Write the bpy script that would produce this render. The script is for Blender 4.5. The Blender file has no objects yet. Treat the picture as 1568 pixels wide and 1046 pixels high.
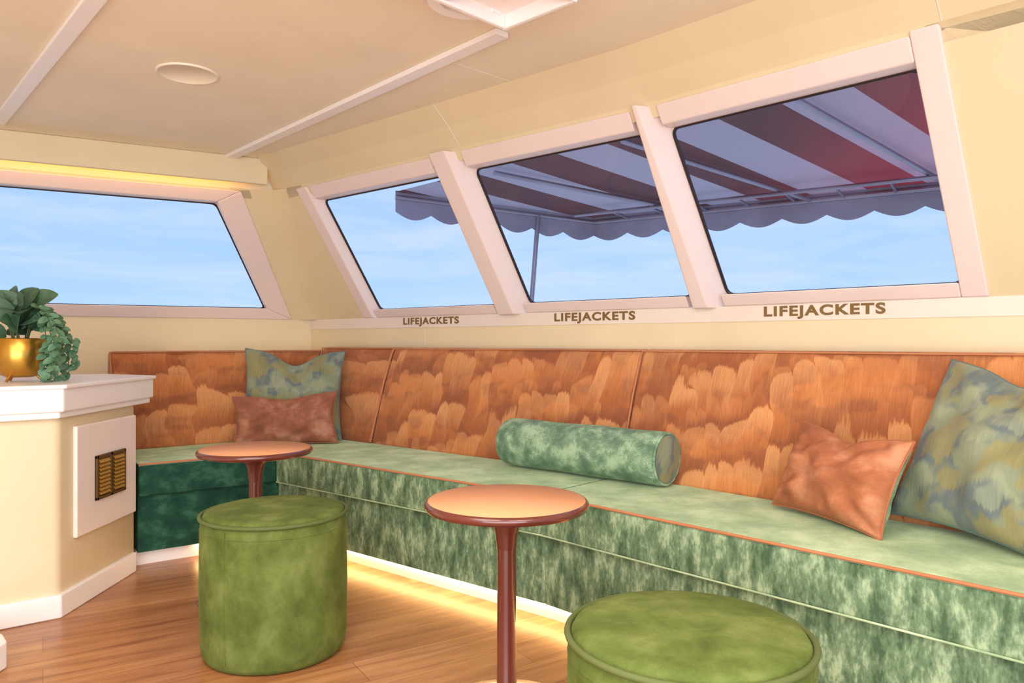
import bpy, bmesh, math, random
from mathutils import Vector, Matrix, Euler
random.seed(7)
scene = bpy.context.scene
scene.view_settings.view_transform = 'Standard'
scene.view_settings.look = 'None'

# ---------------------------------------------------------------- helpers
def lin(c):
    r = []
    for v in c[:3]:
        v = v/255.0
        r.append(v/12.92 if v <= 0.04045 else ((v+0.055)/1.055)**2.4)
    return (r[0], r[1], r[2], 1.0)

def link(o):
    scene.collection.objects.link(o); return o

def empty(name, loc=(0,0,0)):
    e = bpy.data.objects.new(name, None); e.empty_display_size = 0.1
    e.location = loc
    return link(e)

def mesh_obj(name, verts, faces, mat=None, parent=None, smooth=False, uvs=None, bevel=0, seg=3):
    me = bpy.data.meshes.new(name)
    me.from_pydata([tuple(v) for v in verts], [], faces)
    if uvs is not None:
        ul = me.uv_layers.new(name='UVMap')
        for l in me.loops:
            ul.data[l.index].uv = uvs[l.vertex_index]
    bm = bmesh.new(); bm.from_mesh(me)
    bmesh.ops.recalc_face_normals(bm, faces=bm.faces)
    bm.to_mesh(me); bm.free()
    o = bpy.data.objects.new(name, me); link(o)
    if mat: me.materials.append(mat)
    if smooth:
        for p in me.polygons: p.use_smooth = True
    if bevel > 0:
        m = o.modifiers.new('bev', 'BEVEL'); m.width = bevel; m.segments = seg
        m.limit_method = 'ANGLE'; m.angle_limit = math.radians(40)
        for p in me.polygons: p.use_smooth = True
        w = o.modifiers.new('wn', 'WEIGHTED_NORMAL'); w.keep_sharp = True
    if parent: o.parent = parent
    return o

def prism(name, poly, z0, z1, mat, parent=None, bevel=0, seg=3):
    n = len(poly)
    v = [(p[0], p[1], z0) for p in poly] + [(p[0], p[1], z1) for p in poly]
    f = [list(range(n))[::-1], list(range(n, 2*n))]
    for i in range(n):
        j = (i+1) % n
        f.append([i, j, n+j, n+i])
    uv = [(p[0], p[1]) for p in poly]*2
    return mesh_obj(name, v, f, mat, parent, uvs=uv, bevel=bevel, seg=seg)

def lathe(name, prof, mat, parent=None, loc=(0,0,0), n=64, smooth=True):
    v, f = [], []
    m = len(prof)
    for i in range(n):
        a = 2*math.pi*i/n
        for r, z in prof:
            v.append((loc[0]+max(r,1e-4)*math.cos(a), loc[1]+max(r,1e-4)*math.sin(a), loc[2]+z))
    for i in range(n):
        j = (i+1) % n
        for k in range(m-1):
            f.append([i*m+k, j*m+k, j*m+k+1, i*m+k+1])
    o = mesh_obj(name, v, f, mat, parent, smooth=smooth)
    return o

def tube(name, pts, r, mat, parent=None, cyclic=False):
    cu = bpy.data.curves.new(name, 'CURVE'); cu.dimensions = '3D'
    s = cu.splines.new('POLY'); s.points.add(len(pts)-1)
    for i, p in enumerate(pts): s.points[i].co = (p[0], p[1], p[2], 1)
    s.use_cyclic_u = cyclic
    cu.bevel_depth = r; cu.bevel_resolution = 3; cu.use_fill_caps = True
    cu.materials.append(mat)
    tmp = bpy.data.objects.new(name+'_c', cu); link(tmp)
    dg = bpy.context.evaluated_depsgraph_get()
    me = bpy.data.meshes.new_from_object(tmp.evaluated_get(dg))
    me.name = name
    bpy.data.objects.remove(tmp)
    for p in me.polygons: p.use_smooth = True
    o = bpy.data.objects.new(name, me); link(o)
    if parent: o.parent = parent
    return o

def left_n(a, b):
    d = Vector((b[0]-a[0], b[1]-a[1])).normalized()
    return Vector((-d.y, d.x))

def offset_path(pts, off):
    out = []
    for i, p in enumerate(pts):
        if i == 0: v = left_n(pts[0], pts[1])
        elif i == len(pts)-1: v = left_n(pts[-2], pts[-1])
        else:
            a = left_n(pts[i-1], p); b = left_n(p, pts[i+1])
            v = (a+b)/(1+a.dot(b))
        out.append((p[0]+v.x*off, p[1]+v.y*off))
    return out

def sweep(name, pts, prof, mat, parent=None, bevel=0, seg=3):
    cols = [offset_path(pts, o) for o, z in prof]
    s = [0.0]
    for i in range(1, len(pts)):
        s.append(s[-1] + (Vector(pts[i])-Vector(pts[i-1])).length)
    v, uv = [], []
    m = len(prof)
    for i in range(len(pts)):
        for k, (o, z) in enumerate(prof):
            v.append((cols[k][i][0], cols[k][i][1], z)); uv.append((s[i], z+o))
    f = []
    for i in range(len(pts)-1):
        for k in range(m):
            k2 = (k+1) % m
            f.append([i*m+k, (i+1)*m+k, (i+1)*m+k2, i*m+k2])
    f.append(list(range(m))); f.append([(len(pts)-1)*m+k for k in range(m)][::-1])
    return mesh_obj(name, v, f, mat, parent, uvs=uv, bevel=bevel, seg=seg)

# ---------------------------------------------------------------- node helpers
class NT:
    def __init__(s, name):
        s.m = bpy.data.materials.new(name); s.m.use_nodes = True
        s.t = s.m.node_tree; s.n = s.t.nodes; s.l = s.t.links
        s.b = s.n['Principled BSDF']; s.out = s.n['Material Output']
    def node(s, typ, **kw):
        n = s.n.new(typ)
        for k, v in kw.items(): setattr(n, k, v)
        return n
    def put(s, sock, v):
        if isinstance(v, bpy.types.NodeSocket): s.l.new(v, sock)
        else: sock.default_value = v
    def math(s, op, a, b=0.0, c=None, clamp=False):
        n = s.node('ShaderNodeMath', operation=op, use_clamp=clamp)
        s.put(n.inputs[0], a); s.put(n.inputs[1], b)
        if c is not None: s.put(n.inputs[2], c)
        return n.outputs[0]
    def smooth(s, x, a, b):
        n = s.node('ShaderNodeMapRange', interpolation_type='SMOOTHSTEP')
        s.put(n.inputs[0], x); n.inputs[1].default_value = a; n.inputs[2].default_value = b
        return n.outputs[0]
    def comb(s, x, y, z=0.0):
        n = s.node('ShaderNodeCombineXYZ'); s.put(n.inputs[0], x); s.put(n.inputs[1], y); s.put(n.inputs[2], z)
        return n.outputs[0]
    def noise(s, vec, scale=5.0, detail=3.0, rough=0.55, dist=0.0):
        n = s.node('ShaderNodeTexNoise'); s.put(n.inputs['Vector'], vec)
        n.inputs['Scale'].default_value = scale; n.inputs['Detail'].default_value = detail
        n.inputs['Roughness'].default_value = rough; n.inputs['Distortion'].default_value = dist
        return n.outputs['Fac']
    def ramp(s, fac, stops, interp='LINEAR'):
        n = s.node('ShaderNodeValToRGB'); s.put(n.inputs[0], fac)
        cr = n.color_ramp; cr.interpolation = interp
        while len(cr.elements) < len(stops): cr.elements.new(0.5)
        for e, (p, c) in zip(cr.elements, stops): e.position = p; e.color = lin(c)
        return n.outputs[0]
    def mix(s, fac, a, b, mode='MIX'):
        n = s.node('ShaderNodeMix', data_type='RGBA', blend_type=mode)
        s.put(n.inputs[0], fac); s.put(n.inputs[6], a); s.put(n.inputs[7], b)
        return n.outputs[2]
    def coord(s, kind='Object', scale=(1,1,1), rot=(0,0,0)):
        t = s.node('ShaderNodeTexCoord'); mp = s.node('ShaderNodeMapping')
        s.l.new(t.outputs[kind], mp.inputs[0])
        mp.inputs['Scale'].default_value = scale; mp.inputs['Rotation'].default_value = rot
        return mp.outputs[0]
    def uv(s):
        tc = s.node('ShaderNodeTexCoord'); sp = s.node('ShaderNodeSeparateXYZ')
        s.l.new(tc.outputs['UV'], sp.inputs[0]); return sp.outputs[0], sp.outputs[1]
    def bump(s, h, strength=0.2, dist=0.01):
        n = s.node('ShaderNodeBump'); s.put(n.inputs['Height'], h)
        n.inputs['Strength'].default_value = strength; n.inputs['Distance'].default_value = dist
        s.l.new(n.outputs[0], s.b.inputs['Normal'])

def paint(name, col, rough=0.5, var=6, metal=0.0, scale=3.0, coat=0.0, bump=0.0):
    t = NT(name)
    f = t.noise(t.coord('Object'), scale, 3)
    c1 = tuple(max(0, c-var) for c in col); c2 = tuple(min(255, c+var) for c in col)
    t.put(t.b.inputs['Base Color'], t.ramp(f, [(0.3, c1), (0.7, c2)]))
    t.b.inputs['Roughness'].default_value = rough
    t.b.inputs['Metallic'].default_value = metal
    t.b.inputs['Coat Weight'].default_value = coat
    if bump: t.bump(t.noise(t.coord('Object'), 60, 4), bump, 0.004)
    return t.m

def velvet(name, dark, mid, light, kind='Object', scale=(14,14,5), sheen=0.5, lo=0.35, hi=0.65, dist=0.2, fine=0.12, fs=(220,220,220)):
    t = NT(name)
    v = t.coord(kind, scale)
    f1 = t.noise(v, 1.0, 5, 0.62, dist)
    f2 = t.noise(t.coord(kind, fs), 1.0, 3, 0.6)
    f = t.math('ADD', f1, t.math('MULTIPLY', t.math('SUBTRACT', f2, 0.5), fine))
    t.put(t.b.inputs['Base Color'], t.ramp(f, [(lo, dark), ((lo+hi)/2, mid), (hi, light)]))
    t.b.inputs['Roughness'].default_value = 0.8
    t.b.inputs['Specular IOR Level'].default_value = 0.25
    t.b.inputs['Sheen Weight'].default_value = sheen
    t.b.inputs['Sheen Roughness'].default_value = 0.4
    t.b.inputs['Sheen Tint'].default_value = lin(light)
    t.bump(f1, 0.15, 0.01)
    return t.m

def ikat_orange():
    t = NT('orange_ikat')
    u, v = t.uv()
    streak = t.noise(t.comb(t.math('MULTIPLY', u, 150), t.math('MULTIPLY', v, 9)), 1, 2, 0.6)
    st2 = t.noise(t.comb(t.math('MULTIPLY', u, 400), t.math('MULTIPLY', v, 18)), 1, 3, 0.65)
    low = t.noise(t.comb(t.math('MULTIPLY', u, 2.6), t.math('MULTIPLY', v, 2.5)), 1, 2)
    low2 = t.noise(t.comb(t.math('MULTIPLY', u, 6), t.math('ADD', t.math('MULTIPLY', v, 9), 9.0)), 1, 2)
    def layer(lump, period, slope, seed, amp):
        uu = t.math('ADD', u, seed)
        warp = t.noise(t.comb(t.math('MULTIPLY', uu, 7), t.math('MULTIPLY', v, 3)), 1, 1)
        uw = t.math('ADD', uu, t.math('MULTIPLY', warp, 0.16))
        cu = t.math('DIVIDE', uw, lump)
        x = t.math('SUBTRACT', t.math('MULTIPLY', t.math('FRACT', cu), 2.0), 1.0)
        x2 = t.math('MULTIPLY', x, x)
        hump = t.math('POWER', t.math('MAXIMUM', t.math('SUBTRACT', 1.0, x2), 0.0), 0.35)
        cell = t.math('FLOOR', cu)
        wn = t.node('ShaderNodeTexWhiteNoise', noise_dimensions='1D'); t.put(wn.inputs['W'], t.math('ADD', cell, seed))
        r = t.math('SUBTRACT', v, t.math('MULTIPLY', cell, slope*lump))
        r = t.math('SUBTRACT', r, t.math('MULTIPLY', hump, amp))
        r = t.math('ADD', r, t.math('MULTIPLY', wn.outputs[0], 0.06))
        r = t.math('ADD', r, t.math('MULTIPLY', low, 0.40))
        r = t.math('ADD', r, t.math('MULTIPLY', streak, 0.05))
        r = t.math('ADD', r, t.math('MULTIPLY', st2, 0.03))
        r = t.math('DIVIDE', r, period)
        fr = t.math('FRACT', r); fl = t.math('FLOOR', r)
        wn2 = t.node('ShaderNodeTexWhiteNoise', noise_dimensions='2D')
        t.put(wn2.inputs['Vector'], t.comb(cell, t.math('ADD', fl, seed)))
        cap = t.math('MULTIPLY', t.smooth(fr, 0.35, 0.92), t.math('SUBTRACT', 1.0, t.smooth(fr, 0.95, 1.0)))
        shade = t.math('SUBTRACT', 1.0, t.smooth(fr, 0.0, 0.5))
        return cap, shade, wn2.outputs[0]
    c1, s1, k1 = layer(0.078, 0.24, 0.50, 0.0, 0.04)
    c2, s2, k2 = layer(0.055, 0.18, 0.38, 5.3, 0.03)
    base = t.mix(t.smooth(low, 0.40, 0.60), lin((192, 118, 66)), lin((168, 98, 56)))
    base = t.mix(t.math('MULTIPLY', t.smooth(low2, 0.46, 0.60), 0.6), base, lin((138, 82, 56)))
    c = t.mix(t.math('MULTIPLY', s1, 0.55), base, lin((132, 74, 48)))
    c = t.mix(t.math('MULTIPLY', c2, t.math('MULTIPLY', t.math('POWER', k2, 1.5), 0.5)), c, lin((204, 136, 84)))
    c = t.mix(t.math('MULTIPLY', c1, t.math('ADD', 0.15, t.math('MULTIPLY', k1, 0.62))), c, lin((218, 156, 102)))
    br = t.math('ADD', 0.56, t.math('MULTIPLY', t.math('ADD', t.math('MULTIPLY', streak, 0.8), t.math('MULTIPLY', st2, 1.4)), 0.41))
    t.put(t.b.inputs['Base Color'], t.mix(1.0, c, t.comb(br, br, br), 'MULTIPLY'))
    t.b.inputs['Roughness'].default_value = 0.75
    t.b.inputs['Specular IOR Level'].default_value = 0.2
    t.b.inputs['Sheen Weight'].default_value = 0.15
    t.bump(st2, 0.25, 0.003)
    return t.m

def camo():
    t = NT('blue_olive_ikat')
    u, v = t.uv()
    streak = t.noise(t.comb(t.math('MULTIPLY', u, 160), t.math('MULTIPLY', v, 8)), 1, 3, 0.6)
    v2 = t.math('ADD', v, t.math('MULTIPLY', streak, 0.045))
    a = t.noise(t.comb(t.math('MULTIPLY', u, 11), t.math('MULTIPLY', v2, 8)), 1, 2, 0.5)
    b = t.noise(t.comb(t.math('ADD', t.math('MULTIPLY', u, 9), 7.0), t.math('MULTIPLY', v2, 9)), 1, 2, 0.5)
    c = t.mix(t.smooth(a, 0.42, 0.54), lin((100, 112, 110)), lin((134, 142, 112)))
    c = t.mix(t.math('MULTIPLY', t.smooth(b, 0.51, 0.57), 0.7), c, lin((146, 136, 80)))
    c = t.mix(t.math('MULTIPLY', t.smooth(b, 0.45, 0.38), 0.5), c, lin((156, 162, 130)))
    br = t.math('ADD', 0.70, t.math('MULTIPLY', streak, 0.44))
    t.put(t.b.inputs['Base Color'], t.mix(1.0, c, t.comb(br, br, br), 'MULTIPLY'))
    t.b.inputs['Roughness'].default_value = 0.75
    t.b.inputs['Sheen Weight'].default_value = 0.15
    t.bump(streak, 0.2, 0.003)
    return t.m

# ---------------------------------------------------------------- materials
M = {}
M['cream']   = paint('cream_paint', (226, 208, 170), 0.55, 3, bump=0.04)
M['ceil']    = paint('ceiling_vinyl', (242, 230, 206), 0.6, 4, bump=0.06)
M['white']   = paint('white_trim_paint', (246, 240, 236), 0.35, 2)
M['frame']   = paint('frame_paint', (234, 214, 208), 0.4, 2)
M['panel']   = paint('panel_paint', (240, 226, 216), 0.4, 2)
M['band']    = paint('band_paint', (228, 214, 200), 0.45, 2)
M['gasket']  = paint('rubber_gasket', (38, 22, 30), 0.4, 3)
M['letter']  = paint('lettering_bronze', (120, 92, 48), 0.5, 5)
M['brass']   = paint('brass', (206, 158, 74), 0.35, 10, metal=0.6)
M['bronze']  = paint('dark_bronze', (96, 66, 30), 0.45, 10)
M['gold']    = paint('gold', (206, 156, 66), 0.28, 8, metal=0.9)
M['maroon']  = paint('maroon_lacquer', (100, 44, 34), 0.25, 6, coat=0.6)
M['peach']   = paint('peach_laminate', (228, 160, 112), 0.5, 3)
M['pipe']    = paint('orange_piping', (186, 118, 76), 0.7, 8)
M['pipeg']   = paint('green_piping', (86, 98, 46), 0.7, 8)
M['steel']   = paint('grey_tube', (150, 136, 150), 0.3, 8, metal=0.5)
M['leaf']    = paint('leaf_green', (66, 98, 70), 0.45, 22, scale=14)
M['leaf2']   = paint('trailing_leaf_green', (82, 124, 90), 0.5, 20, scale=20)
M['stem']    = paint('plant_stem', (80, 90, 50), 0.6, 8)
M['soil']    = paint('soil', (60, 42, 28), 0.9, 12, scale=40)
M['valance'] = paint('awning_valance_cloth', (148, 138, 158), 0.8, 8)
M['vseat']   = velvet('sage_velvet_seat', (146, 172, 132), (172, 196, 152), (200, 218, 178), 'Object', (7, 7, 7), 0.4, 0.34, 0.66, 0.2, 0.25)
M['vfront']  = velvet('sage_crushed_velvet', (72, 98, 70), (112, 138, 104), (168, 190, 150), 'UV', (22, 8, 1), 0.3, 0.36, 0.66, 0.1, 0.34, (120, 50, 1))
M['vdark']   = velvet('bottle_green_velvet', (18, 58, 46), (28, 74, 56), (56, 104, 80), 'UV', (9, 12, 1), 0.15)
M['volive']  = velvet('olive_velvet', (72, 84, 32), (92, 106, 46), (116, 128, 68), 'Object', (10, 10, 8), 0.2, 0.3, 0.7)
M['vbolst']  = velvet('bolster_velvet', (88, 116, 92), (118, 146, 118), (162, 186, 152), 'Object', (15, 15, 15), 0.4, 0.36, 0.64, 0.1, 0.3)
M['vrust']   = velvet('rust_velvet', (142, 82, 54), (168, 102, 68), (198, 138, 104), 'UV', (9, 9, 1), 0.3, 0.3, 0.7)
M['vrose']   = velvet('dusty_rust_velvet', (128, 76, 56), (152, 94, 70), (188, 136, 110), 'UV', (9, 9, 1), 0.3, 0.3, 0.7)
M['ikat'] = ikat_orange()
M['ikatb'] = camo()

def floor_mat():
    t = NT('oak_plank_floor')
    v = t.coord('Object', (1,1,1), (0,0,math.radians(-32)))
    br = t.node('ShaderNodeTexBrick'); t.l.new(v, br.inputs['Vector'])
    br.inputs['Scale'].default_value = 1.0
    br.inputs['Brick Width'].default_value = 1.3; br.inputs['Row Height'].default_value = 0.15
    br.inputs['Mortar Size'].default_value = 0.0012; br.inputs['Mortar Smooth'].default_value = 0.2
    br.inputs['Color1'].default_value = lin((188,136,94)); br.inputs['Color2'].default_value = lin((210,160,114))
    br.inputs['Mortar'].default_value = lin((150,100,62)); br.offset = 0.37
    mp = t.node('ShaderNodeMapping'); t.l.new(v, mp.inputs[0]); mp.inputs['Scale'].default_value = (1.8, 26, 1)
    g = t.noise(mp.outputs[0], 1.0, 7, 0.66, 0.7)
    gc = t.ramp(g, [(0.3, (164,116,78)), (0.5, (224,202,176)), (0.7, (255,245,230))])
    c = t.mix(0.8, br.outputs[0], gc, 'MULTIPLY')
    t.put(t.b.inputs['Base Color'], c)
    t.b.inputs['Roughness'].default_value = 0.28
    t.bump(g, 0.08, 0.002)
    return t.m
M['floor'] = floor_mat()

def emis(name, col, s):
    t = NT(name)
    t.b.inputs['Base Color'].default_value = lin(col)
    t.b.inputs['Emission Color'].default_value = lin(col)
    t.b.inputs['Emission Strength'].default_value = s
    return t.m
M['led'] = emis('warm_led', (255, 200, 130), 18.0)
M['led2'] = emis('warm_led_cove', (255, 192, 88), 10.0)

def glass_mat(name, tint):
    t = NT(name)
    tr = t.node('ShaderNodeBsdfTransparent'); tr.inputs[0].default_value = lin(tint)
    gl = t.node('ShaderNodeBsdfGlossy'); gl.inputs['Roughness'].default_value = 0.02
    mx = t.node('ShaderNodeMixShader'); mx.inputs[0].default_value = 0.03
    t.l.new(tr.outputs[0], mx.inputs[1]); t.l.new(gl.outputs[0], mx.inputs[2])
    t.l.new(mx.outputs[0], t.out.inputs[0])
    return t.m
M['glass'] = glass_mat('window_glass', (250, 251, 255))

def awning_mat():
    t = NT('striped_awning_cloth')
    tc = t.node('ShaderNodeTexCoord'); sp = t.node('ShaderNodeSeparateXYZ'); t.l.new(tc.outputs['Object'], sp.inputs[0])
    q = t.math('SUBTRACT', t.math('MULTIPLY', sp.outputs[0], 0.62), t.math('MULTIPLY', sp.outputs[1], 0.785))
    fr = t.math('FRACT', t.math('DIVIDE', t.math('ADD', q, 10.0), 0.68))
    st = t.math('GREATER_THAN', fr, 0.5)
    redf = t.smooth(sp.outputs[0], 1.3, 2.7)
    dark = t.mix(redf, lin((112, 72, 74)), lin((186, 72, 78)))
    light = t.mix(redf, lin((182, 164, 176)), lin((206, 156, 168)))
    c = t.mix(st, dark, light)
    t.put(t.b.inputs['Base Color'], c); t.b.inputs['Roughness'].default_value = 0.9
    trl = t.node('ShaderNodeBsdfTranslucent'); t.l.new(c, trl.inputs[0])
    mx = t.node('ShaderNodeMixShader'); mx.inputs[0].default_value = 0.35
    t.l.new(t.b.outputs[0], mx.inputs[1]); t.l.new(trl.outputs[0], mx.inputs[2]); t.l.new(mx.outputs[0], t.out.inputs[0])
    return t.m
M['awning'] = awning_mat()

# ---------------------------------------------------------------- world
w = bpy.data.worlds.new('sky'); scene.world = w; w.use_nodes = True
nt = w.node_tree; N = nt.nodes; L = nt.links
bg = N['Background']
tc = N.new('ShaderNodeTexCoord'); sp = N.new('ShaderNodeSeparateXYZ'); L.new(tc.outputs['Generated'], sp.inputs[0])
rp = N.new('ShaderNodeValToRGB'); L.new(sp.outputs[2], rp.inputs[0])
cr = rp.color_ramp
while len(cr.elements) < 4: cr.elements.new(0.5)
for e, (p, c) in zip(cr.elements, [(0.0, (184,216,250)), (0.07, (172,209,250)), (0.25, (162,198,246)), (0.8, (164,192,232))]):
    e.position = p; e.color = lin(c)
mp = N.new('ShaderNodeMapping'); L.new(tc.outputs['Generated'], mp.inputs[0]); mp.inputs['Scale'].default_value = (2.2, 2.2, 15)
nz = N.new('ShaderNodeTexNoise'); L.new(mp.outputs[0], nz.inputs['Vector']); nz.inputs['Scale'].default_value = 2.0
nz.inputs['Detail'].default_value = 8; nz.inputs['Roughness'].default_value = 0.6; nz.inputs['Distortion'].default_value = 0.5
r2 = N.new('ShaderNodeValToRGB'); L.new(nz.outputs['Fac'], r2.inputs[0])
r2.color_ramp.elements[0].position = 0.40; r2.color_ramp.elements[0].color = (0,0,0,1)
r2.color_ramp.elements[1].position = 0.76; r2.color_ramp.elements[1].color = (0.75,0.75,0.75,1)
mx = N.new('ShaderNodeMix'); mx.data_type = 'RGBA'
L.new(r2.outputs[0], mx.inputs[0]); L.new(rp.outputs[0], mx.inputs[6]); mx.inputs[7].default_value = lin((210,224,242))
L.new(mx.outputs[2], bg.inputs['Color']); bg.inputs['Strength'].default_value = 1.17

# ---------------------------------------------------------------- geometry frame
C = (-1.2875, 4.862); K = (0.824, 3.049)
d1 = (Vector(K)-Vector(C)).normalized(); d2 = Vector((0.693, -0.721)).normalized()
dl = Vector((-0.8786, -0.4773)).normalized()
R0 = tuple(Vector(K)+d2*3.0); L0 = tuple(Vector(C)+dl*3.4)
n1 = Vector((d1.y, -d1.x)); n2 = Vector((d2.y, -d2.x)); nl = Vector((-dl.y, dl.x))
if n1.y > 0: n1 = -n1
if n2.y > 0: n2 = -n2
if nl.y > 0: nl = -nl
SEG = {'r1': (Vector(C), d1, n1), 'r2': (Vector(K), d2, n2), 'l': (Vector(C), dl, nl)}
TL = 0.667
def wp(seg, s, z, off=0.0, tilt=True):
    O, d, n = SEG[seg]
    h = (TL*(z-1.185) if tilt else 0.0) + off
    p = O + d*s + n*h
    return Vector((p.x, p.y, z))
WPATH = [R0, K, C, L0]
test = offset_path(WPATH, 0.1)
SG = 1.0 if (Vector(test[2])-Vector(C)).y < 0 else -1.0
def wall_off(off): return offset_path(WPATH, SG*off)

SILL = 1.139; FO = 0.06; TB = 1.85; CZ = 2.0
hoff = lambda z: FO + TL*(z-1.185)

def strip(i0, i1, levels):
    v, f = [], []
    n = i1-i0+1
    for off, z in levels:
        P = wall_off(off)[i0:i1+1]
        v += [(p[0], p[1], z) for p in P]
    for a in range(len(levels)-1):
        for i in range(n-1):
            f.append([a*n+i, a*n+i+1, (a+1)*n+i+1, (a+1)*n+i])
    return v, f
def merge(name, parts, mat, parent=None):
    V, F = [], []
    for v, f in parts:
        o = len(V); V += list(v); F += [[i+o for i in q] for q in f]
    return mesh_obj(name, V, F, mat, parent)
def hip(z): p = wall_off(hoff(z))[2]; return Vector((p[0], p[1], z))
def endr(z): p = wall_off(hoff(z))[0]; return Vector((p[0], p[1], z))
WT = 1.7725
r_parts = [strip(0, 2, [(0.03, 0.0), (0.03, SILL), (hoff(SILL), SILL)])]
r_parts.append(([hip(SILL), wp('r1', .62, SILL, FO), wp('r1', .62, TB, FO), hip(TB)], [[0,1,2,3]]))
r_parts.append(([endr(SILL), wp('r2', .94, SILL, FO), wp('r2', .94, TB, FO), endr(TB)], [[0,1,2,3]]))
r_parts.append(strip(0, 2, [(hoff(WT+.03), WT+.03), (hoff(TB), TB), (0.575, 1.925), (0.665, CZ)]))
merge('wall_right', r_parts, M['cream'])
l_parts = [strip(2, 3, [(0.03, 0.0), (0.03, SILL), (hoff(SILL), SILL)])]
l_parts.append(([hip(SILL), wp('l', .2, SILL, FO), wp('l', .58, WT+.03, FO), wp('l', .58, TB, FO), hip(TB)], [[0,1,2,3,4]]))
l_parts.append(strip(2, 3, [(hoff(WT+.03), WT+.03), (hoff(1.845), 1.845), (0.515, CZ)]))
merge('wall_left', l_parts, M['cream'])
prism('wall_rear_left', [(-4.1, 3.2), (-4.05, 3.2), (-3.0, -1.5), (-3.05, -1.5)], 0, CZ, M['cream'])

cp = wall_off(0.665); cq = wall_off(0.50)
prism('ceiling', [cp[0], cp[1], cq[2], cq[3], (-3.4, -1.5), (2.9, -1.5)], CZ, CZ+0.05, M['ceil'])
prism('floor', [(3.2, -1.5), (R0[0]+.1, R0[1]+.1), (K[0]+.1, K[1]+.1), (C[0], C[1]+.15), (L0[0]-.1, L0[1]+.1), (-4.2, -1.5)], -0.05, 0.0, M['floor'])

# soft cove strip closing the hip between the two raked walls
cv_v, cv_f = [], []
for z in (SILL, 1.3, 1.5, 1.7, TB):
    h = hip(z); a = wall_off(hoff(z))
    da = (Vector(a[1])-Vector(a[2])).normalized(); db = (Vector(a[3])-Vector(a[2])).normalized()
    p0 = h.xy+da*0.13; p2 = h.xy+db*0.13
    for k in range(7):
        t = k/6; q = p0*(1-t)**2 + h.xy*2*t*(1-t) + p2*t*t
        cv_v.append((q.x, q.y, z))
for j in range(4):
    for k in range(6): q = j*7+k; cv_f.append([q, q+1, q+8, q+7])
mesh_obj('trim_11', cv_v, cv_f, M['cream'], smooth=True)

sweep('trim_1', WPATH[:3], [(SG*0.03, 1.078), (SG*0.034, 1.078), (SG*0.034, SILL), (SG*0.03, SILL)], M['band'])
for i, (sg, s) in enumerate([('r1', 1.09), ('r1', 2.62)]):
    a = wp(sg, s, 0.9, 0.031, False); b = wp(sg, s, 1.07, 0.031, False)
    tube('trim_%d' % (2+i), [a, b], 0.0015, M['band'])

# valance box on left wall + LED
vp = lambda s, off: SEG['l'][0] + SEG['l'][1]*s + SEG['l'][2]*off
prism('trim_4', [vp(0.40, 0.635), vp(3.4, 0.635), vp(3.4, 0.61), vp(0.40, 0.61)], 1.858, CZ, M['cream'], bevel=0.008)
prism('cove_led_strip', [vp(0.55, 0.608), vp(3.4, 0.608), vp(3.4, 0.595), vp(0.55, 0.595)], 1.905, 1.925, M['led2'])

def ctrim(name, p, q, wdt, mat, z0=CZ-0.014):
    p, q = Vector(p), Vector(q); d = (q-p).normalized(); n = Vector((-d.y, d.x))*wdt/2
    prism(name, [p+n, q+n, q-n, p-n], z0, CZ, mat, bevel=0.004)
dd = Vector((0.675, -0.738))
A = Vector((-1.70, 2.715)); ctrim('trim_5', A-dd*0.95, A+dd*3.5, 0.055, M['white'])
B = Vector((-0.80, 3.25)); ctrim('trim_6', B-dd*1.10, B+dd*1.14, 0.055, M['white'], CZ-0.02)
tube('trim_7', [(-0.25, 2.66, CZ), (-0.01, 2.885, CZ)], 0.002, M['band'])
sp0 = Vector(C)+d1*1.83
tube('trim_8', [(*(sp0+n1*0.664), 1.997), (*(sp0+n1*0.574), 1.924), (*(sp0+n1*0.503), 1.85)], 0.002, M['band'])
sp0 = Vector(K)+d2*0.98
tube('trim_9', [(*(sp0+n2*0.664), 1.997), (*(sp0+n2*0.574), 1.924), (*(sp0+n2*0.503), 1.85)], 0.002, M['band'])

lathe('ceiling_speaker', [(0.001, 1.9965), (0.100, 1.9965), (0.101, 1.9935), (0.106, 1.9935), (0.108, 1.996), (0.109, 2.0)], M['ceil'], loc=(-1.21, 2.80, 0.0))

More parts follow.
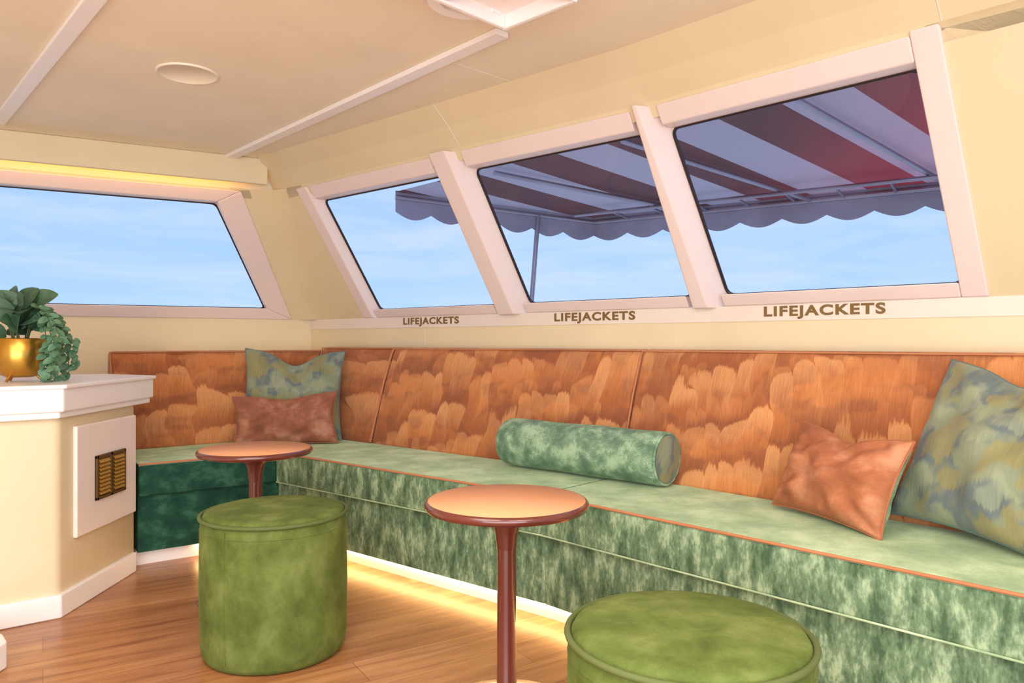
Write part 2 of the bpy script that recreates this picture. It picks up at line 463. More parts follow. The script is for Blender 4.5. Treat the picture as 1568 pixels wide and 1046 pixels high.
# ---------------------------------------------------------------- windows
def bar(name, corners, o0, o1, mat, front=None, bevel=0.006):
    fc = front or corners
    v = [wp(s, t, z, o0) for s, t, z in corners] + [wp(s, t, z, o1) for s, t, z in fc]
    f = [[0,1,2,3], [7,6,5,4], [0,1,5,4], [1,2,6,5], [2,3,7,6], [3,0,4,7]]
    return mesh_obj(name, v, f, mat, None, bevel=bevel, seg=2)
def window(idx, seg, bl, br, tl, tr, zb, zt, bars):
    e = empty('window_%d' % idx, wp(seg, (bl+br)/2, zb))
    bpy.context.view_layer.update()
    inv = e.matrix_world.inverted()
    def own(o): o.parent = e; o.matrix_parent_inverse = inv
    own(mesh_obj('glass', [wp(seg, bl, zb, .004), wp(seg, br, zb, .004), wp(seg, tr, zt, .004), wp(seg, tl, zt, .004)], [[0,1,2,3]], M['glass']))
    cs = [wp(seg, bl, zb, .008), wp(seg, br, zb, .008), wp(seg, tr, zt, .008), wp(seg, tl, zt, .008)]
    pts = []; rad = 0.035
    for i in range(4):
        p = cs[i]; a = (cs[i-1]-p).normalized()*rad; b = (cs[(i+1)%4]-p).normalized()*rad
        for k in range(7):
            t = k/6; pts.append((p+a)*(1-t)**2 + p*2*t*(1-t) + (p+b)*t*t)
    own(tube('gasket', pts, 0.0065, M['gasket'], cyclic=True))
    for i in range(4):
        arc = pts[i*7:(i+1)*7]
        own(mesh_obj('corner_fillet_%d' % (i+1), [cs[i]]+arc, [[0, k+1, k+2] for k in range(6)], M['frame']))
    for bdef in bars:
        own(bar(bdef[0], bdef[1], -0.005, bdef[3] if len(bdef) > 3 else 0.072, M['frame'], bdef[2] if len(bdef) > 2 else None))
    return e
FT = 1.835; S2 = SILL-.006; F2 = FT+.006
window(1, 'l', .305, 3.3, .639, 3.3, 1.205, WT, [
    ('right_jamb', [('l', .143, SILL), ('l', .305, 1.205), ('l', .639, WT), ('l', .52, FT)]),
    ('bottom_rail', [('l', .143, SILL), ('l', 3.35, SILL), ('l', 3.35, 1.205), ('l', .305, 1.205)]),
    ('top_rail', [('l', .639, WT), ('l', 3.35, WT), ('l', 3.35, FT), ('l', .52, FT)])])
window(2, 'r1', .692, 1.627, .692, 1.627, 1.185, WT, [
    ('left_jamb', [('r1', .57, SILL), ('r1', .692, SILL), ('r1', .692, FT), ('r1', .57, FT)], [('r1', .57, SILL), ('r1', .655, SILL), ('r1', .655, FT), ('r1', .57, FT)]),
    ('bottom_rail', [('r1', .692, SILL), ('r1', 1.627, SILL), ('r1', 1.627, 1.185), ('r1', .692, 1.185)]),
    ('top_rail', [('r1', .692, WT), ('r1', 1.627, WT), ('r1', 1.627, FT), ('r1', .692, FT)])])
window(3, 'r1', 1.827, 2.688, 1.827, 2.688, 1.185, WT, [
    ('left_jamb', [('r1', 1.627, S2), ('r1', 1.827, S2), ('r1', 1.827, F2), ('r1', 1.627, F2)], [('r1', 1.665, S2), ('r1', 1.765, S2), ('r1', 1.765, F2), ('r1', 1.665, F2)], 0.105),
    ('bottom_rail', [('r1', 1.827, SILL), ('r1', 2.688, SILL), ('r1', 2.688, 1.185), ('r1', 1.827, 1.185)]),
    ('top_rail', [('r1', 1.827, WT), ('r1', 2.688, WT), ('r1', 2.688, FT), ('r1', 1.827, FT)])])
window(4, 'r2', .065, .90, .065, .90, 1.185, WT, [
    ('left_jamb', [('r1', 2.688, S2), ('r2', .065, S2), ('r2', .065, F2), ('r1', 2.688, F2)], [('r1', 2.72, S2), ('r2', .010, S2), ('r2', .010, F2), ('r1', 2.72, F2)], 0.105),
    ('bottom_rail', [('r2', .065, SILL), ('r2', .90, SILL), ('r2', .90, 1.185), ('r2', .065, 1.185)]),
    ('top_rail', [('r2', .065, WT), ('r2', .90, WT), ('r2', .90, FT), ('r2', .065, FT)]),
    ('right_jamb', [('r2', .90, SILL), ('r2', .976, SILL), ('r2', .976, FT+.01), ('r2', .90, FT+.01)])])

def sign(seg, s, z):
    cu = bpy.data.curves.new('lifejackets_sign', 'FONT'); cu.body = 'LIFEJACKETS'
    cu.align_x = 'CENTER'; cu.align_y = 'CENTER'; cu.size = 1; cu.extrude = 0.012; cu.offset = 0.036; cu.space_character = 1.16
    o = bpy.data.objects.new('lifejackets_sign_t', cu); link(o)
    bpy.context.view_layer.update()
    dg = bpy.context.evaluated_depsgraph_get()
    me = bpy.data.meshes.new_from_object(o.evaluated_get(dg))
    bpy.data.objects.remove(o)
    xs = [v.co.x for v in me.vertices]; ys = [v.co.y for v in me.vertices]
    sx = 0.44/(max(xs)-min(xs)); sy = 0.050/(max(ys)-min(ys))
    cx = (max(xs)+min(xs))/2; cy = (max(ys)+min(ys))/2
    for v in me.vertices: v.co = Vector(((v.co.x-cx)*sx, (v.co.y-cy)*sy, v.co.z*0.06))
    me.materials.clear(); me.materials.append(M['letter'])
    o = bpy.data.objects.new('lifejackets_sign', me); link(o)
    O, d, n = SEG[seg]
    X = Vector((d.x, d.y, 0)); Y = Vector((0,0,1)); Z = X.cross(Y)
    o.matrix_world = Matrix.Translation(wp(seg, s, z, 0.035, False)) @ Matrix((X, Y, Z)).transposed().to_4x4()
sign('r1', 1.138, 1.108); sign('r1', 2.21, 1.108); sign('r2', .451, 1.108)

# ---------------------------------------------------------------- sofa
W1 = (-1.64, 3.30); Fp = (-1.15, 3.66); Mp = (0.10, 2.655); E2 = (1.74, 0.907)
PATH = [W1, Fp, Mp, E2]
sofa = empty('corner_sofa')
def P(off): return offset_path(PATH, off)
CB = 0.315
seat_prof = [(0.0, CB), (0.0, 0.45), (0.012, 0.462), (0.56, 0.462), (0.56, CB)]
apr_prof = [(0.025, 0.065), (0.025, CB), (0.50, CB), (0.50, 0.065)]
kick_prof = [(0.07, 0.0), (0.07, 0.065), (0.45, 0.065), (0.45, 0.0)]
def split_mesh(name, i0, i1, prof, mat, bevel=0, s0=0.0):
    cols = [P(o) for o, z in prof]; m = len(prof)
    v, uv, f = [], [], []
    s = 0; n = i1-i0+1
    for i in range(i0, i1+1):
        if i > i0: s += (Vector(PATH[i])-Vector(PATH[i-1])).length
        for k, (o, z) in enumerate(prof):
            v.append((cols[k][i][0], cols[k][i][1], z)); uv.append((s+s0, z+o))
    for i in range(n-1):
        for k in range(m):
            k2 = (k+1) % m; f.append([i*m+k, (i+1)*m+k, (i+1)*m+k2, i*m+k2])
    f.append(list(range(m))); f.append([(n-1)*m+k for k in range(m)][::-1])
    return mesh_obj(name, v, f, mat, sofa, uvs=uv, bevel=bevel)
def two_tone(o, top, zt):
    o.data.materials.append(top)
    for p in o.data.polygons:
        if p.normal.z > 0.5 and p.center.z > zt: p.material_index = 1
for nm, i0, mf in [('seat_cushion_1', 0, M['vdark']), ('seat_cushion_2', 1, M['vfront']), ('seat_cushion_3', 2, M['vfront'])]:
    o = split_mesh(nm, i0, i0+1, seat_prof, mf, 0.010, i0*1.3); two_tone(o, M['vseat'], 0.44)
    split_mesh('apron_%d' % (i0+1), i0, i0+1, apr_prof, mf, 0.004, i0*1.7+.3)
    split_mesh('kick_board_%d' % (i0+1), i0, i0+1, kick_prof, M['white'])
pp = P(-0.002)
tube('seat_piping', [(p[0], p[1], 0.459) for p in pp], 0.0045, M['pipe'], sofa)
pp = P(0.004)
tube('cushion_lower_welt', [(p[0], p[1], CB) for p in pp[1:]], 0.0035, M['vseat'], sofa)
led = [(0.052, 0.047), (0.052, 0.06), (0.066, 0.06), (0.066, 0.047)]
split_mesh('plinth_led_strip_1', 1, 3, led, M['led'])
q0 = Vector(W1)+(Vector(Fp)-Vector(W1))*0.42
lpts = offset_path([tuple(q0), Fp], 0.052); lpt2 = offset_path([tuple(q0), Fp], 0.066)
prism('plinth_led_strip_2', [lpts[0], lpts[1], lpt2[1], lpt2[0]], 0.047, 0.06, M['led'], sofa)

def back_panel(name, pts_front, zt, s0):
    vs, uv, f = [], [], []
    prof = [(0.49, 0.455), (0.528, 0.60), (0.583, 0.78), (0.642, zt-0.03), (0.665, zt), (0.735, zt), (0.74, 0.455)]
    m = len(prof)
    s = s0
    for i, (p, nrm) in enumerate(pts_front):
        if i: s += (Vector(p)-Vector(pts_front[i-1][0])).length
        for o, z in prof:
            vs.append((p[0]+nrm[0]*o, p[1]+nrm[1]*o, z)); uv.append((s, z+o*0.3))
    for i in range(len(pts_front)-1):
        for k in range(m):
            k2 = (k+1) % m; f.append([i*m+k, (i+1)*m+k, (i+1)*m+k2, i*m+k2])
    f.append(list(range(m))); f.append([(len(pts_front)-1)*m+k for k in range(m)][::-1])
    mesh_obj(name, vs, f, M['ikat'], sofa, uvs=uv, bevel=0.02, seg=4)
    fr = []
    for p, nrm in pts_front: fr.append((p[0]+nrm[0]*0.655, p[1]+nrm[1]*0.655, zt-0.006))
    def side(p, nrm, rev):
        q = [(p[0]+nrm[0]*o, p[1]+nrm[1]*o, z) for o, z in [(0.488, .47), (0.526, .60), (0.581, .78), (0.636, zt-.04)]]
        return q[::-1] if rev else q
    tube(name+'_piping', side(*pts_front[0], False)+fr+side(*pts_front[-1], True), 0.0045, M['pipe'], sofa)
def nrm_at(i):
    o = P(1.0)[i]; return (o[0]-PATH[i][0], o[1]-PATH[i][1])
def seg_pt(i, s):
    a, b = Vector(PATH[i]), Vector(PATH[i+1]); d = (b-a).normalized(); p = a+d*s
    n = left_n(a, b); return ((p.x, p.y), (n.x, n.y))
zR = 0.967
back_panel('backrest_1', [seg_pt(0, -0.02), (Fp, nrm_at(1))], 0.95, 0.0)
n01 = seg_pt(1, 0.12)
back_panel('backrest_2', [(Fp, nrm_at(1)), n01], zR, 0.62)
back_panel('backrest_3', [seg_pt(1, 0.125), (Mp, nrm_at(2))], zR, 0.75)
back_panel('backrest_4', [(Mp, nrm_at(2)), seg_pt(2, 1.75)], zR, 2.3)
lp = P(0.745)
prism('trim_10', [lp[0], lp[1], wp('r1', 0.12, 0.9, 0.032, False).xy, wp('l', 0.02, 0.9, 0.032, False).xy, wp('l', 0.85, 0.9, 0.032, False).xy], 0.90, 0.935, M['cream'])

# ---------------------------------------------------------------- bolster
bol = empty('bolster_cushion')
bl = Vector((-0.012, 3.275, 0.567)); brr = Vector((0.572, 2.765, 0.567))
ax = (brr-bl); Lb = ax.length
def bolster():
    r = 0.1
    prof = [(0.0001, 0), (r*0.80, -0.002), (r*0.95, 0.006), (r, 0.02)] + [(r*(1+0.015*math.sin(k*1.1)), 0.02+(Lb-.04)*k/12) for k in range(1, 12)] + [(r, Lb-0.02), (r*0.95, Lb-0.006), (r*0.8, Lb+0.002), (0.0001, Lb)]
    o = lathe('body', prof, M['vbolst'], bol)
    rot = Vector((0,0,1)).rotation_difference(ax.normalized()).to_matrix().to_4x4()
    mat = Matrix.Translation(bl) @ rot
    o.data.transform(mat)
    n = 48; v = [(0,0,Lb+0.008)]; uv = [(0.1,0.1)]
    for rr, zz in [(0.05, Lb+0.007), (0.088, Lb+0.003)]:
        for i in range(n):
            a = 2*math.pi*i/n; v.append((rr*math.cos(a), rr*math.sin(a), zz)); uv.append((0.1+rr*math.cos(a), 0.1+rr*math.sin(a)))
    f = [[0, 1+i, 1+(i+1)%n] for i in range(n)] + [[1+i, 1+n+i, 1+n+(i+1)%n, 1+(i+1)%n] for i in range(n)]
    c = mesh_obj('end_cap', v, f, M['ikatb'], bol, smooth=True, uvs=uv); c.data.transform(mat)
    ring = [mat @ Vector((0.094*math.cos(2*math.pi*i/40), 0.094*math.sin(2*math.pi*i/40), Lb-0.002)) for i in range(40)]
    tube('end_piping', ring, 0.005, M['vbolst'], bol, cyclic=True)
bolster()

# ---------------------------------------------------------------- pillows
def pillow(name, w, h, t, loc, yaw, tilt, roll, front, back, pipe, chop=0.0, seed=0):
    e = empty(name)
    n = 48
    rnd = random.Random(seed); ph = [rnd.uniform(0, 6.28) for _ in range(8)]
    def shape(u, v, sgn):
        x = u*w/2*(1-0.09*(1-v*v)); z = v*h/2*(1-0.09*(1-u*u))
        th = t/2*(max(0, (1-u*u))**0.5*max(0, (1-v*v))**0.5)**0.85
        wr = 0.007*(math.sin(9*u+4*v+ph[0])+math.sin(7*v-6*u+ph[1])+0.7*math.sin(15*u*v+ph[2])+0.6*math.sin(13*u-9*v+ph[3]))*min(1, 3*(1-max(abs(u), abs(v))))
        edge = max(abs(u), abs(v))
        crease = -0.015*max(0, math.sin(11*math.atan2(v, u)+ph[4]))*max(0, edge-0.45)*max(0, (1-edge))*8
        if chop and v > -0.2:
            k = math.exp(-(u/0.38)**2)*((v+0.2)/1.2)**1.5
            z -= chop*k; th *= (1-0.4*k)
        return (x, sgn*(th+(wr+crease)*(1 if th > 0.004 else 0)), z)
    for sgn, mat, nm in [(-1, front, 'front_face'), (1, back, 'back_face')]:
        V, UV, Fc = [], [], []
        for j in range(n+1):
            for i in range(n+1):
                u = math.sin((2*i/n-1)*math.pi/2); v = math.sin((2*j/n-1)*math.pi/2)
                V.append(shape(u, v, sgn)); UV.append((u*w/2+seed*.37, v*h/2+seed*.21))
        for j in range(n):
            for i in range(n):
                a = j*(n+1)+i; Fc.append([a, a+1, a+n+2, a+n+1])
        mesh_obj(nm, V, Fc, mat, e, smooth=True, uvs=UV)
    edge = []
    for k in range(n): edge.append(shape(-1+2*k/n, -1, 1))
    for k in range(n): edge.append(shape(1, -1+2*k/n, 1))
    for k in range(n): edge.append(shape(1-2*k/n, 1, 1))
    for k in range(n): edge.append(shape(-1, 1-2*k/n, 1))
    tube('piping', edge, 0.004, pipe, e, cyclic=True)
    e.location = loc
    e.rotation_euler = Euler((math.radians(tilt), math.radians(roll), math.radians(yaw)), 'XYZ')
    return e
M['pipeb'] = paint('blue_green_piping', (92, 116, 108), 0.7, 8)
pillow('patterned_throw_pillow', 0.53, 0.50, 0.16, (-1.19, 4.09, 0.71), 12, -14, 2, M['ikatb'], M['vbolst'], M['pipeb'], 0.07, 1)
pillow('lumbar_velvet_pillow', 0.53, 0.27, 0.15, (-1.185, 3.93, 0.59), 12, -12, -2, M['vrose'], M['vbolst'], M['vrose'], 0.02, 2)
pillow('lumbar_velvet_pillow', 0.42, 0.285, 0.16, (0.975, 2.245, 0.60), -68, -24, 2, M['vrust'], M['vbolst'], M['vrust'], 0.03, 3)
pillow('patterned_throw_pillow', 0.50, 0.50, 0.22, (1.315, 2.02, 0.70), -70, -25, 4, M['ikatb'], M['vbolst'], M['pipeb'], 0.04, 4)

# ---------------------------------------------------------------- stools
def stool(loc):
    e = empty('round_velvet_stool')
    R = 0.228; H = 0.458
    prof = [(0.001, 0.0), (R-0.03, 0.0), (R-0.012, 0.006), (R-0.004, 0.02), (R, 0.06), (R+0.003, 0.22), (R+0.001, 0.40), (R-0.002, H-0.022), (R-0.008, H-0.012)]
    lathe('side_cover', prof, M['volive'], e, loc)
    top = [(R-0.006, H-0.014), (R-0.012, H-0.004), (R-0.03, H+0.001), (R-0.1, H+0.006), (0.001, H+0.008)]
    lathe('top_cushion', top, M['volive'], e, loc)
    ring = [(loc[0]+(R+0.001)*math.cos(2*math.pi*i/64), loc[1]+(R+0.001)*math.sin(2*math.pi*i/64), loc[2]+H-0.014) for i in range(64)]
    tube('top_piping', ring, 0.0065, M['pipeg'], e, cyclic=True)
    ring = [(loc[0]+R*math.cos(2*math.pi*i/64), loc[1]+R*math.sin(2*math.pi*i/64), loc[2]+H-0.05) for i in range(64)]
    tube('stitch_line', ring, 0.0018, M['volive'], e, cyclic=True)
    for k, a in enumerate((-1.95, 1.2)):
        c = [(loc[0]+(R+dr)*math.cos(a), loc[1]+(R+dr)*math.sin(a), z) for dr, z in [(0, .03), (.003, .2), (.001, .43)]]
        tube('side_seam_%d' % (k+1), c, 0.002, M['volive'], e)
stool((-0.774, 2.452, 0)); stool((0.335, 1.43, 0))

# ---------------------------------------------------------------- tables
def table(loc, H=0.58):
    e = empty('round_pedestal_table')
    R = 0.218
    lathe('edge_band', [(R-0.02, H-0.002), (R-0.006, H), (R, H-0.006), (R+0.001, H-0.014), (R-0.004, H-0.022), (R-0.02, H-0.026), (0.001, H-0.026)], M['maroon'], e, loc)
    lathe('table_top', [(0.001, H+0.0005), (R-0.009, H+0.0005), (R-0.008, H-0.003)], M['peach'], e, loc)
    lathe('collar', [(0.075, H-0.026), (0.073, H-0.034), (0.050, H-0.045), (0.036, H-0.065), (0.030, H-0.095), (0.026, H-0.13)], M['maroon'], e, loc)
    lathe('pole', [(0.026, H-0.12), (0.0255, 0.3), (0.0265, 0.06), (0.035, 0.035)], M['maroon'], e, loc)
    lathe('base_plate', [(0.03, 0.042), (0.06, 0.028), (0.16, 0.016), (0.205, 0.010), (0.215, 0.004), (0.215, 0.0), (0.001, 0.0)], M['maroon'], e, loc)
table((-0.014, 2.0, 0)); table((-1.011, 2.96, 0))

# ---------------------------------------------------------------- cabinet
cab = empty('side_cabinet')
body = [(-1.645, 2.725), (-1.65, 3.275), (-1.955, 3.70), (-2.9, 3.1), (-2.9, 1.9), (-2.6, 1.95)]
prism('body', body, 0.0, 0.73, M['cream'], cab, bevel=0.02, seg=4)
slab = [(-1.612, 2.70), (-1.632, 3.42), (-1.95, 3.60), (-2.95, 3.15), (-2.95, 1.8), (-2.62, 1.89)]
prism('counter_top', slab, 0.745, 0.838, M['white'], cab, bevel=0.008)
def inset(poly, d):
    c = Vector((sum(p[0] for p in poly)/len(poly), sum(p[1] for p in poly)/len(poly)))
    return [tuple(Vector(p)+(Vector(p)-c).normalized()*d) for p in poly]
prism('counter_lip', inset(slab, 0.012), 0.830, 0.845, M['white'], cab, bevel=0.004)
prism('counter_underlip', inset(slab, -0.015), 0.722, 0.75, M['white'], cab, bevel=0.006)
bb = [(-1.628, 2.715), (-1.634, 3.27), (-1.70, 3.27), (-1.70, 2.72), (-2.6, 2.03), (-2.6, 1.93)]
prism('skirting', bb, 0.0, 0.085, M['white'], cab, bevel=0.006)
prism('vent_panel', [(-1.648, 2.815), (-1.651, 3.262), (-1.632, 3.262), (-1.630, 2.815)], 0.262, 0.682, M['panel'], cab, bevel=0.006)
y0, y1, z0, z1 = 2.935, 3.155, 0.378, 0.552; xf = -1.6305
def box(name, x0, x1, ya, yb, za, zb, mat, par, bevel=0): return prism(name, [(x0,ya),(x1,ya),(x1,yb),(x0,yb)], za, zb, mat, par, bevel)
box('vent_back_plate', xf-.001, xf+.004, y0, y1, z0, z1, M['bronze'], cab)
for nm, a, b, c, d in [('vent_frame_bottom', y0, y1, z0, z0+.012), ('vent_frame_top', y0, y1, z1-.012, z1), ('vent_frame_left', y0, y0+.014, z0, z1), ('vent_frame_right', y1-.014, y1, z0, z1), ('vent_frame_middle', (y0+y1)/2-.009, (y0+y1)/2+.009, z0, z1)]:
    box(nm, xf, xf+.010, a, b, c, d, M['bronze'], cab, 0.002)
for col in range(2):
    ya = y0+.02+col*(y1-y0)/2; yb = ya+(y1-y0)/2-.034
    for k in range(9):
        z = z0+.018+k*(z1-z0-.035)/9
        v = [(xf+.004, ya, z+.010), (xf+.004, yb, z+.010), (xf+.012, yb, z), (xf+.012, ya, z), (xf+.004, ya, z+.014), (xf+.004, yb, z+.014), (xf+.013, yb, z+.004), (xf+.013, ya, z+.004)]
        mesh_obj('vent_louvre_%d' % (col*9+k+1), v, [[0,1,2,3],[4,5,6,7],[0,1,5,4],[1,2,6,5],[2,3,7,6],[3,0,4,7]], M['brass'], cab)
prism('baseboard_left', [(-1.545, 2.30), (-1.60, 2.36), (-2.5, 2.36), (-2.5, 1.6), (-1.545, 1.6)], 0.0, 0.085, M['white'], bevel=0.008)

# ---------------------------------------------------------------- plant
plant = empty('potted_plant')
pc = (-1.90, 2.90, 0.845)
lathe('pot', [(0.001, 0.018), (0.045, 0.018), (0.068, 0.028), (0.083, 0.055), (0.090, 0.09), (0.092, 0.165), (0.089, 0.168), (0.087, 0.165), (0.086, 0.13), (0.001, 0.13)], M['gold'], plant, pc)
lathe('soil', [(0.001, 0.150), (0.086, 0.150)], M['soil'], plant, pc)
for k in range(3):
    a = k*2.09+0.5
    tube('foot_%d' % (k+1), [(pc[0]+.05*math.cos(a), pc[1]+.05*math.sin(a), pc[2]+.03), (pc[0]+.075*math.cos(a), pc[1]+.075*math.sin(a), pc[2]+.004)], 0.005, M['gold'], plant)
def leaf_geo(L, Wd, fold=0.25, droop=0.2, n=10):
    V, Fc = [], []
    for i in range(n+1):
        t = i/n; wd = Wd/2*math.sin(math.pi*min(1, t**0.85*0.95+0.04))**0.6
        z = -droop*L*t*t
        V += [(-wd, L*t, z+fold*wd), (-wd*.5, L*t, z+fold*wd*.4), (0, L*t, z), (wd*.5, L*t, z+fold*wd*.4), (wd, L*t, z+fold*wd)]
    for i in range(n):
        for k in range(4): a = i*5+k; Fc.append([a, a+1, a+6, a+5])
    return V, Fc
def add_leaf(V, Fc, base, direction, up, L, Wd, fold, droop):
    v, f = leaf_geo(L, Wd, fold, droop)
    d = Vector(direction).normalized(); s = d.cross(Vector(up))
    if s.length < 1e-3: s = d.cross(Vector((1,0,0)))
    s.normalize(); u = s.cross(d)
    o = len(V)
    for p in v: V.append(Vector(base)+s*p[0]+d*p[1]+u*p[2])
    Fc += [[i+o for i in q] for q in f]
V, Fc = [], []
rr = random.Random(5)
for k in range(42):
    a = rr.uniform(0, 6.28); el = rr.uniform(0.0, 1.35); hgt = rr.uniform(0.03, 0.15); rad = rr.uniform(0.0, 0.05)
    base = Vector((pc[0]+rad*math.cos(a), pc[1]+rad*math.sin(a), pc[2]+.15+hgt))
    d = Vector((math.cos(a)*math.cos(el), math.sin(a)*math.cos(el), math.sin(el)))
    add_leaf(V, Fc, base, d, Vector((rr.uniform(-.4,.6), rr.uniform(-1.1,-.3), .6)), rr.uniform(.08, .105), rr.uniform(.075, .10), 0.25, 0.3)
mesh_obj('upper_leaves', V, Fc, M['leaf'], plant, smooth=True)
for k in range(9):
    a = rr.uniform(0, 6.28)
    tube('stalk_%d' % (k+1), [(pc[0]+.02*math.cos(a), pc[1]+.02*math.sin(a), pc[2]+.14), (pc[0]+.05*math.cos(a), pc[1]+.05*math.sin(a), pc[2]+.26)], 0.003, M['stem'], plant)
V, Fc = [], []
for k in range(8):
    a = -0.55+1.1*k/7+rr.uniform(-.05, .05)
    R1 = rr.uniform(0.12, 0.22); zl = rr.uniform(0.0, 0.06); top = 0.17+rr.uniform(0.03, 0.12)
    pts = []
    for i in range(12):
        t = i/11
        r = 0.05+(R1-0.05)*min(1, t*1.8)**0.8
        z = top*(1-t**1.6)+zl*t**1.6 + 0.03*math.sin(math.pi*min(1, t*2))
        aa = a+0.15*math.sin(3*t+k)
        pts.append(Vector((pc[0]+r*math.cos(aa), pc[1]+r*math.sin(aa), max(pc[2]+.006, pc[2]+z))))
    tube('trailing_stem_%d' % (k+1), pts, 0.0016, M['stem'], plant)
    for i in range(2, 12):
        for sd in (-1, 1):
            dr = (pts[i]-pts[i-1]).normalized()
            sv = Vector((-math.sin(a), math.cos(a), 0))*sd
            add_leaf(V, Fc, pts[i], sv*0.6+dr*0.6+Vector((rr.uniform(-.4,.5),0,rr.uniform(-.2,.4))), Vector((math.cos(a)*.4+.2, -.8, .5)), rr.uniform(.028,.042), rr.uniform(.018,.028), .2, .2)
zmin = pc[2]+0.003
for p in V: p.z = max(p.z, zmin)
mesh_obj('trailing_leaves', V, Fc, M['leaf2'], plant, smooth=True)

# ---------------------------------------------------------------- ceiling hatch (skylight box with arched inner liner)
hatch = empty('ceiling_hatch')
M['acryl'] = paint('hatch_acrylic', (250, 236, 232), 0.12, 2, coat=0.5)
Q = Vector((-0.02, 2.17)); ha = Vector((0.72, -0.694)); hb = Vector((-0.694, -0.72))
def hp(a, b): p = Q+ha*a+hb*b; return (p.x, p.y)
LA, LB = 0.27, 0.60
def hbox(nm, a0, a1, b0, b1, z0, z1, mat, bv=0.004): prism(nm, [hp(a0,b0), hp(a1,b0), hp(a1,b1), hp(a0,b1)], z0, z1, mat, hatch, bevel=bv)
hbox('rim_1', 0, LA, 0, .016, 1.895, 2.0, M['white']); hbox('rim_2', 0, LA, LB-.016, LB, 1.895, 2.0, M['white'])
hbox('rim_3', 0, .016, .016, LB-.016, 1.895, 2.0, M['white']); hbox('rim_4', LA-.016, LA, .016, LB-.016, 1.895, 2.0, M['white'])
hbox('glazing_bar', .016, LA-.016, .235, .250, 1.900, 2.0, M['white'])
hbox('skylight_pane', .014, LA-.014, .014, LB-.014, 1.935, 1.945, M['acryl'], 0)
# arched liner: two concentric half-round ribs spanning the box on its port side
def arch(nm, r0, r1, ca, cb, z0, z1, mat):
    V, Fc = [], []; n = 24
    for i in range(n+1):
        t = math.pi*i/n
        for r in (r0, r1):
            a = ca-r*math.sin(t); b = cb+r*math.cos(t)
            x, y = hp(a, b)
            V += [(x, y, z0), (x, y, z1)]
    for i in range(n):
        q = i*4; s = q+4
        Fc += [[q, s, s+2, q+2], [q+1, q+3, s+3, s+1], [q, q+1, s+1, s], [q+2, s+2, s+3, q+3]]
    Fc += [[0, 2, 3, 1], [n*4, n*4+1, n*4+3, n*4+2]]
    mesh_obj(nm, V, Fc, mat, hatch)
arch('arched_liner_outer', 0.12, 0.150, 0.02, 0.155, 1.955, 2.0, M['frame'])
arch('arched_liner_inner', 0.085, 0.118, 0.02, 0.155, 1.925, 2.0, M['white'])
prism('mounting_plate', [hp(-.15, -.012), hp(LA+.03, -.012), hp(LA+.03, LB+.1), hp(-.15, LB+.1)], 1.978, 2.0, M['white'], hatch, bevel=0.008)

# ---------------------------------------------------------------- awning outside
aw = empty('striped_awning')
Lq = Vector((-0.88, 5.67, 2.13)); Aq = Vector((0.68, 6.25, 2.03)); Bq = Vector((5.0, 3.45, 2.05)); Iq = Vector((3.68, 1.77, 2.36))
v, f = [], []
nu, nv = 24, 8
for j in range(nv+1):
    for i in range(nu+1):
        a = i/nu; b = j/nv
        v.append((Lq*(1-a)+Iq*a)*(1-b)+(Aq*(1-a)+Bq*a)*b)
for j in range(nv):
    for i in range(nu): q = j*(nu+1)+i; f.append([q, q+1, q+nu+2, q+nu+1])
mesh_obj('canopy', v, f, M['awning'], aw)
def scallop(name, p, q, wl=0.30):
    n = max(1, round((q-p).length/wl)); V, Fc = [], []
    st = 12
    for k in range(n*st+1):
        t = k/(n*st); pt = p+(q-p)*t
        dz = 0.15 + 0.05*math.sin(math.pi*(k % st)/st)
        V += [pt+Vector((0,0,0.01)), pt-Vector((0,0,dz))]
    for k in range(n*st): Fc.append([2*k, 2*k+2, 2*k+3, 2*k+1])
    mesh_obj(name, V, Fc, M['valance'], aw)
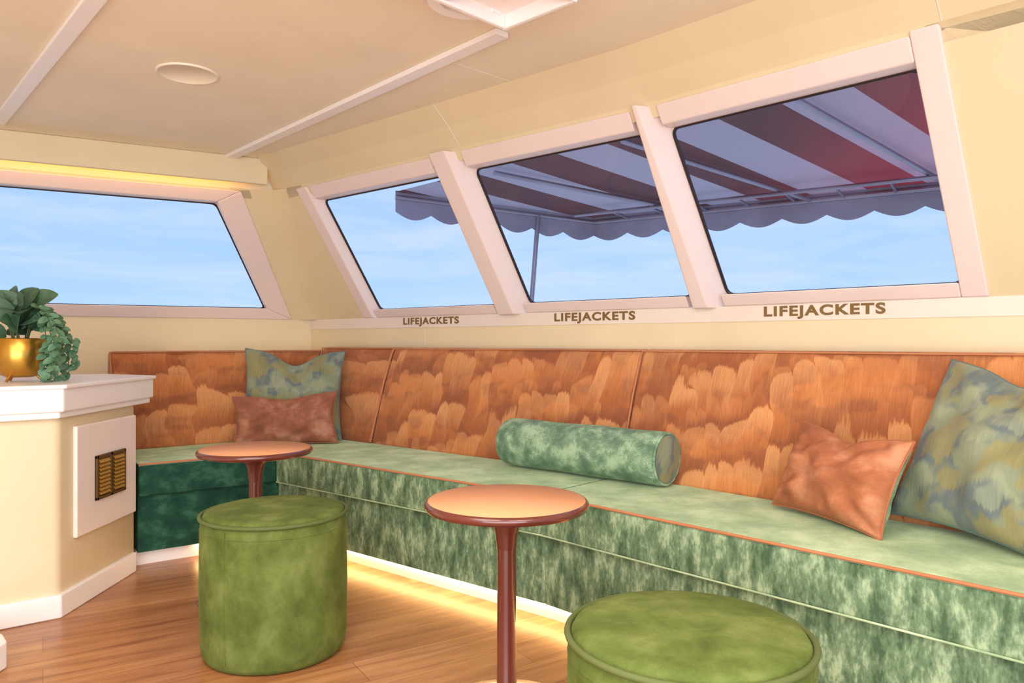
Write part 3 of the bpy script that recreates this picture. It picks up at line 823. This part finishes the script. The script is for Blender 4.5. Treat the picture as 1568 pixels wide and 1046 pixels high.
scallop('scalloped_valance_side', Lq, Aq); scallop('scalloped_valance_front', Aq, Bq)
dn = Vector((0,0,-0.04))
tube('frame_tube_front', [Aq+dn, Bq+dn], 0.022, M['steel'], aw); tube('frame_tube_side', [Lq+dn, Aq+dn], 0.018, M['steel'], aw)
inn = Vector((-.18, -.28, -.03))
tube('frame_tube_inner', [Aq+inn, Bq+inn], 0.014, M['steel'], aw)
for k in range(1, 6):
    a = k/6; tube('rafter_%d' % k, [(Lq*(1-a)+Iq*a)+dn, (Aq*(1-a)+Bq*a)+dn], 0.016, M['steel'], aw)
for k in range(1, 16):
    a = k/16; pq = Aq*(1-a)+Bq*a; tube('hanger_%d' % k, [pq+dn, pq+inn], 0.010, M['steel'], aw)
mid = (Lq*.3+Aq*.7)
tube('support_post', [mid+dn, Vector((mid.x-.14, mid.y, 0.2))], 0.02, M['steel'], aw)

# ---------------------------------------------------------------- lights
def area(name, loc, size, energy, col, rot=(0,0,0), sy=None):
    l = bpy.data.lights.new(name, 'AREA'); l.energy = energy; l.color = lin(col)[:3]; l.size = size
    if sy: l.shape = 'RECTANGLE'; l.size_y = sy
    o = bpy.data.objects.new(name, l); link(o); o.location = loc; o.rotation_euler = rot
    return o
warm = (255, 249, 243)
area('added_ceiling_fill', (-0.7, 0.9, 1.97), 1.0, 25, warm)  # three unseen area fills added under the ceiling to brighten the room
area('added_ceiling_fill', (0.6, 0.3, 1.97), 1.0, 21, warm)
area('added_ceiling_fill', (-1.6, -0.3, 1.97), 1.0, 20, warm)
area('added_rear_fill', (-0.2, -1.4, 0.95), 3.6, 115, (255, 253, 252), (math.radians(100), 0, 0), 1.6)  # broad fill added behind the camera to lift the interior; no doorway modelled

# ---------------------------------------------------------------- camera
cam = bpy.data.cameras.new('camera'); co = bpy.data.objects.new('camera', cam); link(co)
co.location = (0, 0, 1.0); co.rotation_euler = (math.radians(90), 0, 0)
cam.sensor_width = 36; cam.lens = 36*1150/1568; cam.clip_start = 0.02
scene.camera = co
